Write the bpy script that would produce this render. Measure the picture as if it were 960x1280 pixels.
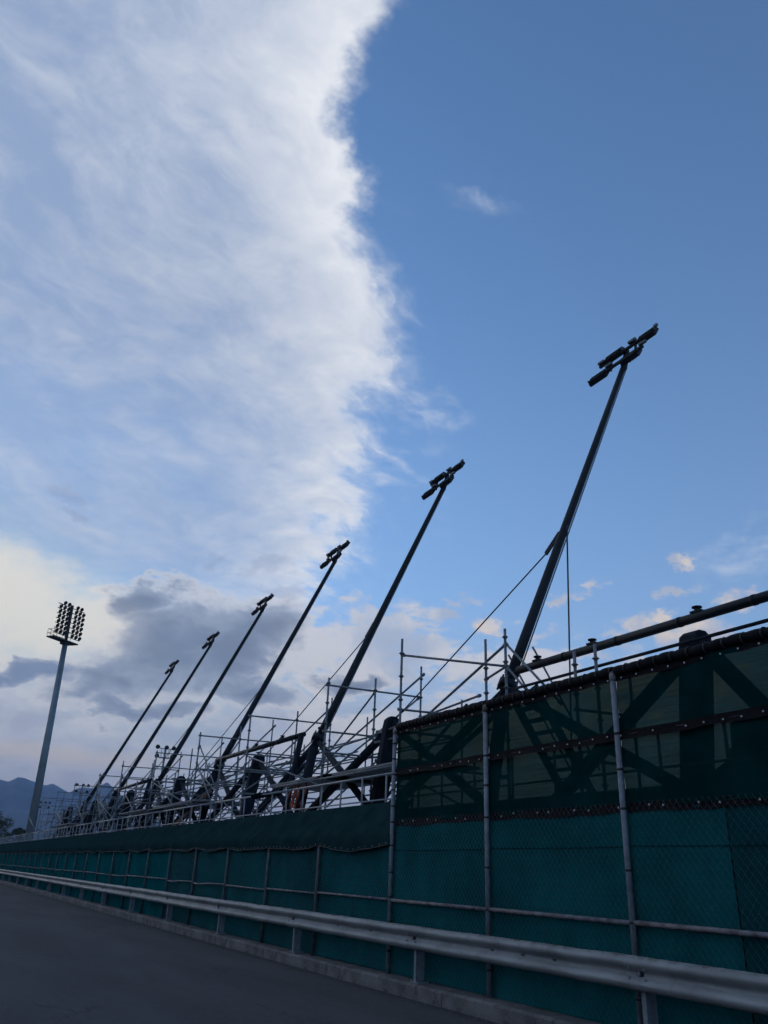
import bpy, math, random
from mathutils import Vector, Matrix
rnd = random.Random(7)
R = math.radians
S = bpy.context.scene
COL = S.collection
for o in list(bpy.data.objects):
    bpy.data.objects.remove(o)

EXPO = 0.9
# ------------------------------------------------------------------ camera
def make_camera():
    p, yaw, roll = R(24.63), R(28.36), R(2.40)
    fw = Vector((math.sin(yaw)*math.cos(p), math.cos(yaw)*math.cos(p), math.sin(p)))
    r0 = Vector((math.cos(yaw), -math.sin(yaw), 0))
    u0 = r0.cross(fw)
    c, s = math.cos(roll), math.sin(roll)
    r = c*r0 + s*u0
    u = -s*r0 + c*u0
    cam = bpy.data.cameras.new('camera')
    cam.sensor_fit = 'VERTICAL'
    cam.sensor_height = 36.0
    cam.lens = 36.0*990/1280
    cam.clip_start = 0.05
    cam.clip_end = 40000
    o = bpy.data.objects.new('camera', cam)
    COL.objects.link(o)
    m = Matrix((r, u, -fw)).transposed().to_4x4()
    m.translation = Vector((0, 0, 1.55))
    o.matrix_world = m
    S.camera = o
make_camera()
S.render.resolution_x, S.render.resolution_y = 768, 1024
S.view_settings.view_transform = 'Standard'
S.view_settings.look = 'None'
S.view_settings.exposure = EXPO
S.view_settings.gamma = 1.0
S.view_settings.use_curve_mapping = False

SUN_AZ, SUN_EL = -14.0, 8.0          # degrees; azimuth from +Y (along the road) towards +X

# ------------------------------------------------------------------ node helper
class Nt:
    """tiny expression builder over a node tree"""
    def __init__(s, tree):
        s.t = tree
    def n(s, kind, **kw):
        nd = s.t.nodes.new(kind)
        for k, v in kw.items():
            setattr(nd, k, v)
        return nd
    def put(s, sock, v):
        if isinstance(v, bpy.types.NodeSocket):
            s.t.links.new(v, sock)
        elif v is not None:
            if hasattr(sock, 'default_value'):
                try:
                    sock.default_value = v
                except Exception:
                    sock.default_value = tuple(v) + (1.0,)
    def m(s, op, a, b=None, c=None, clamp=False):
        nd = s.n('ShaderNodeMath', operation=op)
        nd.use_clamp = clamp
        for i, v in enumerate((a, b, c)):
            if v is not None:
                s.put(nd.inputs[i], v)
        return nd.outputs[0]
    def add(s, a, b): return s.m('ADD', a, b)
    def sub(s, a, b): return s.m('SUBTRACT', a, b)
    def mul(s, a, b): return s.m('MULTIPLY', a, b)
    def mx(s, a, b): return s.m('MAXIMUM', a, b)
    def mn(s, a, b): return s.m('MINIMUM', a, b)
    def ss(s, x, a, b, lo=0.0, hi=1.0):
        nd = s.n('ShaderNodeMapRange', interpolation_type='SMOOTHSTEP')
        for i, v in enumerate((x, a, b, lo, hi)):
            s.put(nd.inputs[i], v)
        return nd.outputs[0]
    def lin(s, x, a, b, lo=0.0, hi=1.0):
        nd = s.n('ShaderNodeMapRange', interpolation_type='LINEAR')
        for i, v in enumerate((x, a, b, lo, hi)):
            s.put(nd.inputs[i], v)
        return nd.outputs[0]
    def vec(s, x, y, z=0.0):
        nd = s.n('ShaderNodeCombineXYZ')
        for i, v in enumerate((x, y, z)):
            s.put(nd.inputs[i], v)
        return nd.outputs[0]
    def noise(s, v, scale=1.0, detail=5.0, rough=0.55, dist=0.0, dims='3D', col=False):
        nd = s.n('ShaderNodeTexNoise', noise_dimensions=dims)
        s.put(nd.inputs['Vector'], v)
        s.put(nd.inputs['Scale'], scale)
        s.put(nd.inputs['Detail'], detail)
        s.put(nd.inputs['Roughness'], rough)
        s.put(nd.inputs['Distortion'], dist)
        return nd.outputs['Color'] if col else nd.outputs['Fac']
    def mix(s, f, a, b, mode='MIX'):
        nd = s.n('ShaderNodeMix', data_type='RGBA', blend_type=mode)
        nd.clamp_factor = True
        s.put(nd.inputs[0], f)
        s.put(nd.inputs[6], a)
        s.put(nd.inputs[7], b)
        return nd.outputs[2]
    def vm(s, op, a, b):
        nd = s.n('ShaderNodeVectorMath', operation=op)
        s.put(nd.inputs[0], a)
        s.put(nd.inputs[1], b)
        return nd.outputs[0]
    def curve(s, x, pts):
        nd = s.n('ShaderNodeFloatCurve')
        c = nd.mapping.curves[0]
        while len(c.points) > 2:
            c.points.remove(c.points[-1])
        c.points[0].location = pts[0]
        c.points[1].location = pts[-1]
        for p in pts[1:-1]:
            c.points.new(*p)
        nd.mapping.update()
        s.put(nd.inputs['Value'], x)
        return nd.outputs[0]

def lc(r, g, b):
    """display (0..255) to linear"""
    f = lambda v: (v/255/12.92) if v/255 <= 0.04045 else ((v/255+0.055)/1.055)**2.4
    return (f(r), f(g), f(b), 1.0)

# ------------------------------------------------------------------ sky
def make_world():
    w = bpy.data.worlds.new('World')
    S.world = w
    w.use_nodes = True
    t = w.node_tree
    t.nodes.clear()
    N = Nt(t)
    out = N.n('ShaderNodeOutputWorld')
    bg = N.n('ShaderNodeBackground')
    STR = 0.15
    bg.inputs['Strength'].default_value = STR
    t.links.new(bg.outputs[0], out.inputs[0])
    sky = N.n('ShaderNodeTexSky', sky_type='NISHITA')
    sky.sun_disc = False
    sky.sun_elevation = R(SUN_EL)
    sky.sun_rotation = R(SUN_AZ)
    sky.altitude = 400
    sky.air_density = 1.0
    sky.dust_density = 0.6
    sky.ozone_density = 4.0
    gen = N.n('ShaderNodeTexCoord').outputs['Generated']
    sep = N.n('ShaderNodeSeparateXYZ')
    t.links.new(gen, sep.inputs[0])
    x, y, z = sep.outputs
    az = N.mul(N.m('ARCTAN2', x, y), 180/math.pi)
    el = N.mul(N.m('ARCSINE', z), 180/math.pi)
    # cloud-deck coordinates: where the view ray meets a level high above
    zz = N.mx(N.add(z, 0.06), 0.03)
    pu, pv = N.m('DIVIDE', x, zz), N.m('DIVIDE', y, zz)
    P = N.vec(pu, pv, 0.0)
    D = gen

    def c10(c):                    # cloud radiance written as seen, divided by the background strength
        k = 1/(STR*2**EXPO)
        return (c[0]*k, c[1]*k, c[2]*k, 1.0)

    # --- clear air
    kk = 1.15/(STR*2**EXPO)
    base = N.vm('MINIMUM', sky.outputs[0], (kk, kk, kk))      # the bright ring round the hidden sun is veiled
    hz = N.m('POWER', 2.718, N.mul(N.mx(el, 0.0), -1/15.0))
    base = N.mix(N.add(N.mul(hz, 0.86), 0.03), base, c10(lc(186, 204, 232)))

    # --- noises
    warp = N.noise(P, 1.6, 4, 0.55, col=True)
    warpc = N.vm('MULTIPLY', N.vm('SUBTRACT', warp, (0.5, 0.5, 0.5)), (0.38, 0.38, 0.0))
    Pw = N.vm('ADD', P, warpc)
    # feathered streaks, long axis turned
    rot = N.n('ShaderNodeVectorRotate', rotation_type='Z_AXIS')
    t.links.new(Pw, rot.inputs['Vector'])
    rot.inputs['Angle'].default_value = R(-35)
    Ps = N.vm('MULTIPLY', rot.outputs[0], (1.0, 3.2, 1.0))
    streak = N.noise(Ps, 2.4, 8, 0.62, 0.1)
    fine = N.noise(Pw, 8.0, 8, 0.66, 0.1)
    big = N.noise(P, 1.3, 3, 0.5)
    lump = N.noise(D, 9.0, 10, 0.60, 0.15)
    lump2 = N.noise(N.vm('MULTIPLY', D, (1, 1, 2.2)), 16.0, 9, 0.62, 0.2)

    # --- the high sheet: its edge as azimuth over elevation
    te = N.lin(el, 10, 60)
    edge_pts = [(10, 20.0), (18, 23.0), (20, 24.0), (22.2, 25.6), (26.8, 26.3), (31.5, 27.2), (36.6, 27.6), (39, 28.6),
                (41, 28.3), (43, 25.6), (44.5, 24.0), (46.8, 25.0), (48.6, 23.2), (50.6, 21.2), (52.2, 22.8), (54.5, 23.0), (57, 26.0), (60, 27)]
    ez = N.curve(te, [((e-10)/50.0, a/40.0) for e, a in edge_pts])
    ez = N.mul(ez, 40.0)
    s = N.mul(N.sub(ez, az), N.m('COSINE', N.mul(el, math.pi/180)))
    s_raw = N.mn(s, N.add(az, 140.0))
    en1 = N.mul(N.sub(N.noise(P, 4.5, 4, 0.55), 0.5), 4.0)
    en2 = N.mul(N.sub(N.noise(P, 17.0, 6, 0.60, 0.1), 0.5), 5.0)
    lowedge = N.mul(N.ss(el, 47, 40), N.ss(el, 14, 22))           # the lower part of the edge frays into feathers
    en2 = N.add(en2, N.mul(lowedge, N.mul(N.sub(streak, 0.5), 14.0)))
    s = N.add(s_raw, N.add(en1, en2))
    sharp = N.mul(N.ss(s, N.sub(-1.1, N.mul(lowedge, 2.2)), N.add(1.6, N.mul(lowedge, 1.6))), N.add(0.7, N.mul(N.ss(s, -1, 1), 0.3)))
    fr = N.mul(N.ss(s, -6.0, 1.0), N.ss(N.add(N.mul(fine, 0.5), N.mul(streak, 0.5)), 0.45, 0.68))
    fr = N.mul(fr, N.mul(N.ss(el, 16, 24), N.ss(el, 47, 40)))
    rim = N.m('POWER', 2.718, N.mul(N.mx(s, 0.0), -1/7.5))
    tex = N.add(N.mul(N.sub(streak, 0.5), 0.95), N.mul(N.sub(fine, 0.5), 0.75))
    tex = N.add(tex, N.mul(N.sub(big, 0.5), 0.8))
    lowp = N.ss(el, 40, 26)                       # lower part is thinner, bluer
    body = N.sub(N.add(0.90, N.mul(rim, 0.30)), N.mul(lowp, 0.22))
    cov = N.m('ADD', body, N.mul(tex, 0.5), clamp=True)
    cov = N.mul(cov, sharp)
    cov = N.mx(cov, N.mul(fr, 0.62))
    cov = N.mul(cov, N.ss(el, 12, 21))
    whiten = N.m('ADD', N.add(0.05, N.mul(rim, 0.95)), N.add(N.mul(tex, 0.95), N.mul(N.sub(N.noise(Pw, 3.2, 8, .66), 0.5), 0.9)), clamp=True)
    shcol = N.mix(whiten, c10(lc(158, 177, 208)), c10(lc(240, 243, 249)))
    col = N.mix(cov, base, shcol)

    # --- blobs in azimuth / elevation
    wv = N.n('ShaderNodeSeparateXYZ')
    t.links.new(N.noise(N.vm('MULTIPLY', D, (1, 1, 1.8)), 11.0, 6, 0.62, col=True), wv.inputs[0])
    azw = N.add(az, N.mul(N.sub(wv.outputs[0], 0.5), 7.5))
    elw = N.add(el, N.mul(N.sub(wv.outputs[1], 0.5), 5.0))
    wv2 = N.n('ShaderNodeSeparateXYZ')
    t.links.new(N.noise(N.vm('MULTIPLY', D, (1, 1, 1.6)), 30.0, 5, 0.65, col=True), wv2.inputs[0])
    azf = N.add(az, N.mul(N.sub(wv2.outputs[0], 0.5), 5.0))
    elf = N.add(el, N.mul(N.sub(wv2.outputs[1], 0.5), 3.0))
    def blob(a0, e0, ra, re, tilt=0.0, small=False):
        da, de = N.sub(azf if small else azw, a0), N.sub(elf if small else elw, e0)
        ct, st = math.cos(R(tilt)), math.sin(R(tilt))
        a = N.add(N.mul(da, ct/ra), N.mul(de, st/ra))
        b = N.add(N.mul(da, -st/re), N.mul(de, ct/re))
        return N.sub(1.0, N.m('SQRT', N.add(N.mul(a, a), N.mul(b, b))))
    def union(bl):
        r = bl[0]
        for q in bl[1:]:
            r = N.mx(r, q)
        return r
    ln = N.sub(lump, 0.5)
    ln2 = N.sub(lump2, 0.5)

    # low veil of thin cloud over the horizon
    veil = N.mul(N.ss(el, 19, 8), N.ss(N.add(az, N.mul(ln, 40)), 52, 22))
    veil = N.mul(veil, N.ss(az, -170, -120))
    vc = N.mix(N.ss(lump2, 0.36, 0.62), c10(lc(180, 187, 204)), c10(lc(212, 214, 222)))
    vc = N.mix(N.ss(el, 7, 2), vc, c10(lc(208, 204, 206)))
    col = N.mix(N.mul(veil, 0.85), col, vc)

    # cream light low on the left, nearest the hidden sun
    glow = union([blob(0, 16.3, 13, 4.6, -12), blob(-6, 14, 16, 5.5), blob(9, 14.8, 5, 2.5)])
    gl = N.ss(N.add(glow, N.mul(ln2, 0.7)), 0.0, 0.6)
    gl = N.mx(gl, 0.0)
    col = N.mix(N.mul(gl, 0.85), col, c10(lc(249, 243, 229)))

    # bright ragged clouds behind the scaffold
    br = N.add(union([blob(27, 14.5, 13, 4.5, 8), blob(38, 13.5, 12, 3.0, 5), blob(23, 8.5, 10, 4), blob(33, 9, 14, 4), blob(48, 12.5, 10, 2.6)]), N.mul(ln2, 2.8))
    brm = N.ss(br, 0.22, 0.62)
    col = N.mix(N.mul(brm, 0.85), col, N.mix(N.ss(lump, 0.40, 0.62), c10(lc(226, 224, 226)), c10(lc(184, 194, 214))))

    # grey bank
    bank = union([blob(13.5, 13.7, 8.2, 4.4, 18), blob(18.5, 14.6, 6.2, 3.5, 25), blob(10.0, 11.2, 5.0, 2.3, 10), blob(12.0, 17.0, 3.8, 1.7, 20), blob(19.5, 11.6, 4.5, 1.5, 0),
                  blob(12.5, 9.7, 5.0, 0.9, 5), blob(26.0, 12.6, 3.6, 1.5, 8)])
    bd = N.add(bank, N.add(N.mul(ln, 0.8), N.mul(ln2, 0.8)))
    bm = N.ss(bd, 0.08, 0.5)
    edgeb = N.mul(N.ss(bd, 0.0, 0.22), N.ss(bd, 0.5, 0.26))
    col = N.mix(N.mul(edgeb, 0.6), col, c10(lc(232, 231, 232)))
    bcol = N.mix(N.ss(N.add(bd, N.mul(ln2, 1.4)), 0.15, 1.1), c10(lc(162, 173, 193)), c10(lc(120, 134, 158)))
    col = N.mix(N.mul(bm, 0.90), col, bcol)
    # the small grey one left of the tower, and scraps higher up
    sm = union([blob(4.8, 11.5, 2.7, 1.1, 10), blob(2.4, 10.8, 2.4, 0.7), blob(0.6, 13.0, 1.2, 0.8)])
    sd = N.add(sm, N.add(N.mul(ln, 0.7), N.mul(ln2, 0.7)))
    col = N.mix(N.mul(N.ss(sd, 0.12, 0.40), 0.9), col, N.mix(N.ss(sd, 0.2, 0.8), c10(lc(176, 184, 204)), c10(lc(126, 144, 174))))
    sc = union([blob(4.6, 23.0, 2.2, 0.9, -10, small=True), blob(15.4, 19.9, 1.4, 0.8, 20, small=True), blob(19.8, 20.2, 3.6, 0.9, 12, small=True), blob(21.0, 18.6, 3.2, 0.8, 0, small=True), blob(5.2, 21.7, 1.6, .5, -10, small=True)])
    scd = N.add(sc, N.add(N.mul(ln, 0.9), N.mul(ln2, 1.2)))
    col = N.mix(N.mul(N.ss(scd, 0.15, 0.7), 0.33), col, c10(lc(150, 164, 194)))

    # cream strip over the mountains
    st = N.sub(1.0, N.m('ABSOLUTE', N.mul(N.sub(N.add(el, N.mul(ln, 1.5)), 6.35), 1/0.85)))
    st = N.mul(N.ss(st, 0.0, 0.9), N.mul(N.ss(N.add(az, N.mul(ln, 12)), 18, 9), N.ss(az, -40, -15)))
    col = N.mix(N.mul(st, 0.75), col, c10(lc(224, 214, 204)))

    # small cumulus low on the right
    cu = union([blob(44.2, 19.3, 2.2, 0.75, 20, small=True), blob(42.0, 18.3, 2.0, 0.7, 22, small=True), blob(49.4, 18.4, 2.2, 0.7, 10, small=True), blob(50.6, 20.5, 1.3, 0.5, 0, small=True), blob(54.2, 17.6, 3.0, 1.3, 12, small=True),
                blob(46.5, 16.2, 2.6, 1.2, 15, small=True), blob(40.0, 15.6, 2.8, 1.0, 10, small=True), blob(51, 15.6, 4.5, 1.6, 8, small=True), blob(36.2, 16.4, 1.6, 1.1, small=True), blob(58, 15.5, 4, 2, small=True), blob(34.0, 18.0, 1.0, 0.5, small=True), blob(48.8, 16.9, 2.4, .6, small=True)])
    cd = N.add(N.sub(cu, 0.22), N.add(N.mul(ln2, 2.0), N.mul(ln, 0.5)))
    cm = N.ss(cd, 0.05, 0.75)
    ccol = N.mix(N.ss(N.add(cd, N.mul(ln, 1.5)), 0.3, 0.95), c10(lc(222, 210, 204)), c10(lc(186, 190, 204)))
    ccol = N.mix(N.ss(N.noise(D, 22.0, 4, .5), 0.42, 0.6), ccol, c10(lc(246, 228, 206)))
    col = N.mix(N.mul(cm, 0.78), col, ccol)

    # faint wisps in the blue
    ws = union([blob(54.5, 20.8, 6.0, 2.2, 35), blob(36, 46, 5, 1.0, -20)])
    wm = N.mul(N.ss(ws, 0.0, 0.8), N.ss(N.add(N.mul(fine, 0.5), N.mul(streak, 0.5)), 0.42, 0.68))
    col = N.mix(N.mul(wm, 0.6), col, c10(lc(214, 224, 240)))

    # below the horizon only soft ground colour
    col = N.mix(N.ss(el, 0.0, -3.0), col, c10((0.05, 0.055, 0.065, 1)))
    t.links.new(col, bg.inputs['Color'])

make_world()

def make_sun():
    l = bpy.data.lights.new('sun', 'SUN')
    l.energy = 0.12
    l.angle = R(25)
    l.color = (1.0, 0.86, 0.7)
    o = bpy.data.objects.new('sun', l)
    COL.objects.link(o)
    d = Vector((math.sin(R(SUN_AZ))*math.cos(R(SUN_EL)), math.cos(R(SUN_AZ))*math.cos(R(SUN_EL)), math.sin(R(SUN_EL))))
    o.rotation_euler = d.to_track_quat('Z', 'Y').to_euler()
make_sun()

# ------------------------------------------------------------------ mesh builder
class MB:
    def __init__(s):
        s.v, s.f, s.sm = [], [], []
    def face(s, idx, smooth=False):
        s.f.append(idx); s.sm.append(smooth)
    def tube(s, pts, r, n=8, caps=True):
        pts = [Vector(p) for p in pts]
        rs = r if isinstance(r, (list, tuple)) else [r]*len(pts)
        base = len(s.v)
        prev = None
        for i, p in enumerate(pts):
            d = (pts[min(i+1, len(pts)-1)] - pts[max(i-1, 0)]).normalized()
            if prev is None:
                a = Vector((0, 0, 1)) if abs(d.z) < 0.9 else Vector((1, 0, 0))
                x = d.cross(a).normalized()
            else:
                x = (prev - d*prev.dot(d)).normalized()
            prev = x
            y = d.cross(x)
            for k in range(n):
                t = 2*math.pi*k/n
                s.v.append(p + (x*math.cos(t) + y*math.sin(t))*rs[i])
        for i in range(len(pts)-1):
            for k in range(n):
                a = base+i*n+k; b = base+i*n+(k+1) % n
                s.face((a, b, b+n, a+n), True)
        if caps:
            s.face(tuple(base+k for k in range(n))[::-1])
            e = base+(len(pts)-1)*n
            s.face(tuple(e+k for k in range(n)))
        return s
    def box(s, c, size, ax=None):
        c = Vector(c)
        X, Y, Z = ax if ax else (Vector((1, 0, 0)), Vector((0, 1, 0)), Vector((0, 0, 1)))
        hx, hy, hz = size[0]/2, size[1]/2, size[2]/2
        b = len(s.v)
        for i in (-1, 1):
            for j in (-1, 1):
                for k in (-1, 1):
                    s.v.append(c + X*hx*i + Y*hy*j + Z*hz*k)
        for q in ((0, 1, 3, 2), (4, 6, 7, 5), (0, 4, 5, 1), (2, 3, 7, 6), (0, 2, 6, 4), (1, 5, 7, 3)):
            s.face(tuple(b+i for i in q))
        return s
    def beam(s, p0, p1, w, h, up=(0, 0, 1)):
        p0, p1 = Vector(p0), Vector(p1)
        d = (p1-p0); L = d.length; d.normalize()
        x = d.cross(Vector(up))
        if x.length < 1e-4:
            x = Vector((1, 0, 0))
        x.normalize(); z = x.cross(d)
        return s.box((p0+p1)/2, (w, L, h), (x, d, z))
    def prism(s, poly, axis, a, b, smooth=False):
        """closed polygon of (u,v) pushed along axis from a to b; axis 1: (x,z)->(x,y,z)"""
        n = len(poly); base = len(s.v)
        for t in (a, b):
            for (u, v) in poly:
                s.v.append(Vector((u, t, v)) if axis == 1 else (Vector((t, u, v)) if axis == 0 else Vector((u, v, t))))
        for k in range(n):
            s.face((base+k, base+(k+1) % n, base+n+(k+1) % n, base+n+k), smooth)
        s.face(tuple(range(base, base+n))[::-1]); s.face(tuple(range(base+n, base+2*n)))
        return s
    def grid(s, fn, nu, nv, smooth=True):
        b = len(s.v)
        for i in range(nu+1):
            for j in range(nv+1):
                s.v.append(Vector(fn(i/nu, j/nv)))
        for i in range(nu):
            for j in range(nv):
                a = b+i*(nv+1)+j
                s.face((a, a+nv+1, a+nv+2, a+1), smooth)
        return s
    def disc(s, c, d, r, h, n=8):
        d = Vector(d).normalized(); c = Vector(c)
        return s.tube([c-d*h/2, c+d*h/2], r, n)
    def mesh(s, name, off=(0, 0, 0)):
        me = bpy.data.meshes.new(name)
        o = Vector(off)
        me.from_pydata([tuple(Vector(v)-o) for v in s.v], [], s.f)
        me.polygons.foreach_set('use_smooth', s.sm)
        me.update()
        return me

ORG = {}
def link(o, parent=None):
    COL.objects.link(o)
    if parent is not None:
        o.parent = parent
    return o
def tag(o, label=None, cat=None, group=None, kind=None):
    if label: o['label'] = label
    if cat: o['category'] = cat
    if group: o['group'] = group
    if kind: o['kind'] = kind
    return o
def thing(name, loc, label, cat, group=None):
    o = bpy.data.objects.new(name, None)
    o.empty_display_size = 0.2
    o.location = loc
    link(o)
    ORG[o.name] = Vector(loc)
    return tag(o, label, cat, group)
def part(name, mb, mat, parent):
    """world-coordinate builder -> child mesh of parent"""
    off = ORG[parent.name]
    me = mb.mesh(name, off)
    me.materials.append(mat)
    o = link(bpy.data.objects.new(name, me), parent)
    ORG[o.name] = off
    return o
def solo(name, mb, mat, label=None, cat=None, group=None, kind=None, loc=(0, 0, 0)):
    me = mb.mesh(name, loc)
    me.materials.append(mat)
    o = bpy.data.objects.new(name, me)
    o.location = loc
    link(o)
    ORG[o.name] = Vector(loc)
    return tag(o, label, cat, group, kind)
def copy_tree(o, parent=None):
    c = o.copy()
    COL.objects.link(c)
    if parent is not None:
        c.parent = parent
    for ch in list(o.children):
        copy_tree(ch, c)
    return c

# ------------------------------------------------------------------ materials
MAT = {}
def material(name, color, rough=0.6, metal=0.0, var=0.25, scale=8.0, spots=None, bump=0.0, bscale=60.0, spec=0.5, stretch=(1, 1, 1), speck=0.0):
    m = bpy.data.materials.new(name)
    m.use_nodes = True
    t = m.node_tree
    N = Nt(t)
    b = t.nodes['Principled BSDF']
    b.inputs['Roughness'].default_value = rough
    b.inputs['Metallic'].default_value = metal
    b.inputs['Specular IOR Level'].default_value = spec
    co = N.n('ShaderNodeTexCoord').outputs['Object']
    co = N.vm('MULTIPLY', co, stretch)
    f = N.noise(co, scale, 5, 0.6)
    c = tuple(color)
    lo = tuple(v*(1-var) for v in c)+(1,)
    hi = tuple(v*(1+var) for v in c)+(1,)
    col = N.mix(N.ss(f, 0.3, 0.7), lo, hi)
    if speck:
        f3 = N.noise(co, scale*14, 2, 0.5)
        col = N.mix(N.mul(N.ss(f3, 0.45, 0.75), speck), col, tuple(min(1, v*2.2) for v in c)+(1,))
    if spots:
        sc, thr, scol, amt = spots
        f2 = N.noise(co, sc, 6, 0.65)
        col = N.mix(N.mul(N.ss(f2, thr, thr+0.10), amt), col, tuple(scol)+(1,))
        rr = N.mix(N.ss(f2, thr, thr+0.10), (rough,)*3+(1,), (min(1, rough+.3),)*3+(1,))
        t.links.new(rr, b.inputs['Roughness'])
    t.links.new(col, b.inputs['Base Color'])
    if bump:
        bp = N.n('ShaderNodeBump')
        bp.inputs['Strength'].default_value = bump
        bp.inputs['Distance'].default_value = 0.01
        t.links.new(N.noise(co, bscale, 4, 0.6), bp.inputs['Height'])
        t.links.new(bp.outputs[0], b.inputs['Normal'])
    MAT[name] = m
    return m

RUST = (0.10, 0.045, 0.02)
material('galvanized', (0.225, 0.24, 0.24), 0.6, 0.2, 0.2, 6, spots=(9, 0.66, (0.14, 0.11, 0.09), 0.6), stretch=(1, 0.35, 1), spec=0.35)
material('post_steel', (0.17, 0.195, 0.22), 0.6, 0.2, 0.25, 9, spots=(20, 0.66, (0.05, 0.05, 0.05), 0.6))
material('old_post', (0.075, 0.088, 0.095), 0.7, 0.0, 0.3, 9, spec=0.2)
material('rail_batten', (0.15, 0.14, 0.15), 0.7, 0.1, 0.45, 14, spots=(16, 0.56, (0.04, 0.03, 0.03), 0.8), stretch=(1, 0.5, 1))
material('scaffold_steel', (0.135, 0.155, 0.166), 0.6, 0.2, 0.3, 7, spots=(12, 0.66, (0.09, 0.05, 0.03), 0.5))
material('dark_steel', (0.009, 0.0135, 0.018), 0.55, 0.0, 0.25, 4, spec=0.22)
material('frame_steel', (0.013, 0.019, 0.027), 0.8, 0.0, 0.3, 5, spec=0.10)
material('tower_steel', (0.17, 0.205, 0.215), 0.5, 0.2, 0.12, 1.0)
material('cable', (0.02, 0.024, 0.03), 0.6, 0.0, 0.1)
material('lamp_black', (0.010, 0.011, 0.013), 0.6, 0.0, 0.2)
material('lamp_grey', (0.09, 0.105, 0.11), 0.55, 0.1, 0.2)
material('lamp_glass', (0.03, 0.033, 0.036), 0.35, 0.0, 0.1)
material('plank', (0.21, 0.21, 0.205), 0.8, 0.0, 0.35, 5, spots=(7, 0.58, (0.14, 0.13, 0.12), 0.7), stretch=(3, 0.3, 3))
material('concrete', (0.125, 0.12, 0.118), 0.88, 0.0, 0.35, 3.0, spots=(5, 0.56, (0.055, 0.053, 0.053), 0.75), bump=0.35, bscale=45, stretch=(1, 1, 1.0), speck=0.3, spec=0.1)
material('wall_concrete', (0.2, 0.2, 0.2), 0.9, 0.0, 0.25, 0.8)
material('black_fabric', (0.0055, 0.0055, 0.0078), 0.7, 0.0, 0.4, 20, bump=0.4, bscale=40, spec=0.1)
material('cord', (0.012, 0.012, 0.013), 0.6)
material('eyelet_metal', (0.32, 0.33, 0.34), 0.35, 0.6, 0.1)
material('mesh_wire', (0.10, 0.115, 0.115), 0.6, 0.2, 0.2)
material('cap_cloth', (0.0125, 0.032, 0.034), 0.9, 0.0, 0.22, 2.5, bump=0.25, bscale=16, spec=0.0)
material('handrail_steel', (0.22, 0.24, 0.255), 0.5, 0.2, 0.15, 4)
material('orange_net', (0.42, 0.10, 0.05), 0.8, 0, 0.3)
material('tarp_dark', (0.006, 0.009, 0.012), 0.9, 0, 0.4, 3, spec=0.0)
material('red_primer', (0.17, 0.075, 0.06), 0.6, 0, 0.2)
material('bark', (0.06, 0.045, 0.035), 0.9)
material('leaf', (0.035, 0.055, 0.022), 0.7, 0, 0.5, 1.2)
material('terrace_floor', (0.30, 0.30, 0.30), 0.9, 0, 0.2, 1)
material('mountain', (0.055, 0.06, 0.055), 0.95, 0, 0.45, 0.004, spots=(0.008, 0.55, (0.13, 0.12, 0.11), 0.6))
material('soil', (0.06, 0.062, 0.05), 0.95, 0, 0.3, 0.2)

def rusty_top():
    m = MAT['galvanized']; t = m.node_tree; N = Nt(t); b = t.nodes['Principled BSDF']
    old = b.inputs['Base Color'].links[0].from_socket
    co = N.n('ShaderNodeTexCoord').outputs['Object']
    sx = N.n('ShaderNodeSeparateXYZ'); t.links.new(co, sx.inputs[0])
    f = N.noise(N.vm('MULTIPLY', co, (1, 0.6, 1)), 11.0, 6, 0.7)
    k = N.mul(N.ss(N.add(sx.outputs[2], N.mul(N.sub(f, 0.5), 0.05)), 0.878, 0.912), N.ss(f, 0.44, 0.6))
    col = N.mix(N.mul(k, 0.8), old, (0.085, 0.05, 0.03, 1))
    sc = N.noise(N.vm('MULTIPLY', co, (1, 0.25, 9)), 6.0, 5, 0.7)
    col = N.mix(N.mul(N.ss(sc, 0.56, 0.72), 0.5), col, (0.36, 0.38, 0.40, 1))
    st = N.noise(N.vm('MULTIPLY', co, (1, 5, 0.6)), 3.0, 5, 0.65)
    col = N.mix(N.mul(N.ss(st, 0.56, 0.75), 0.5), col, (0.10, 0.10, 0.10, 1))
    t.links.new(col, b.inputs['Base Color'])
rusty_top()

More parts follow.
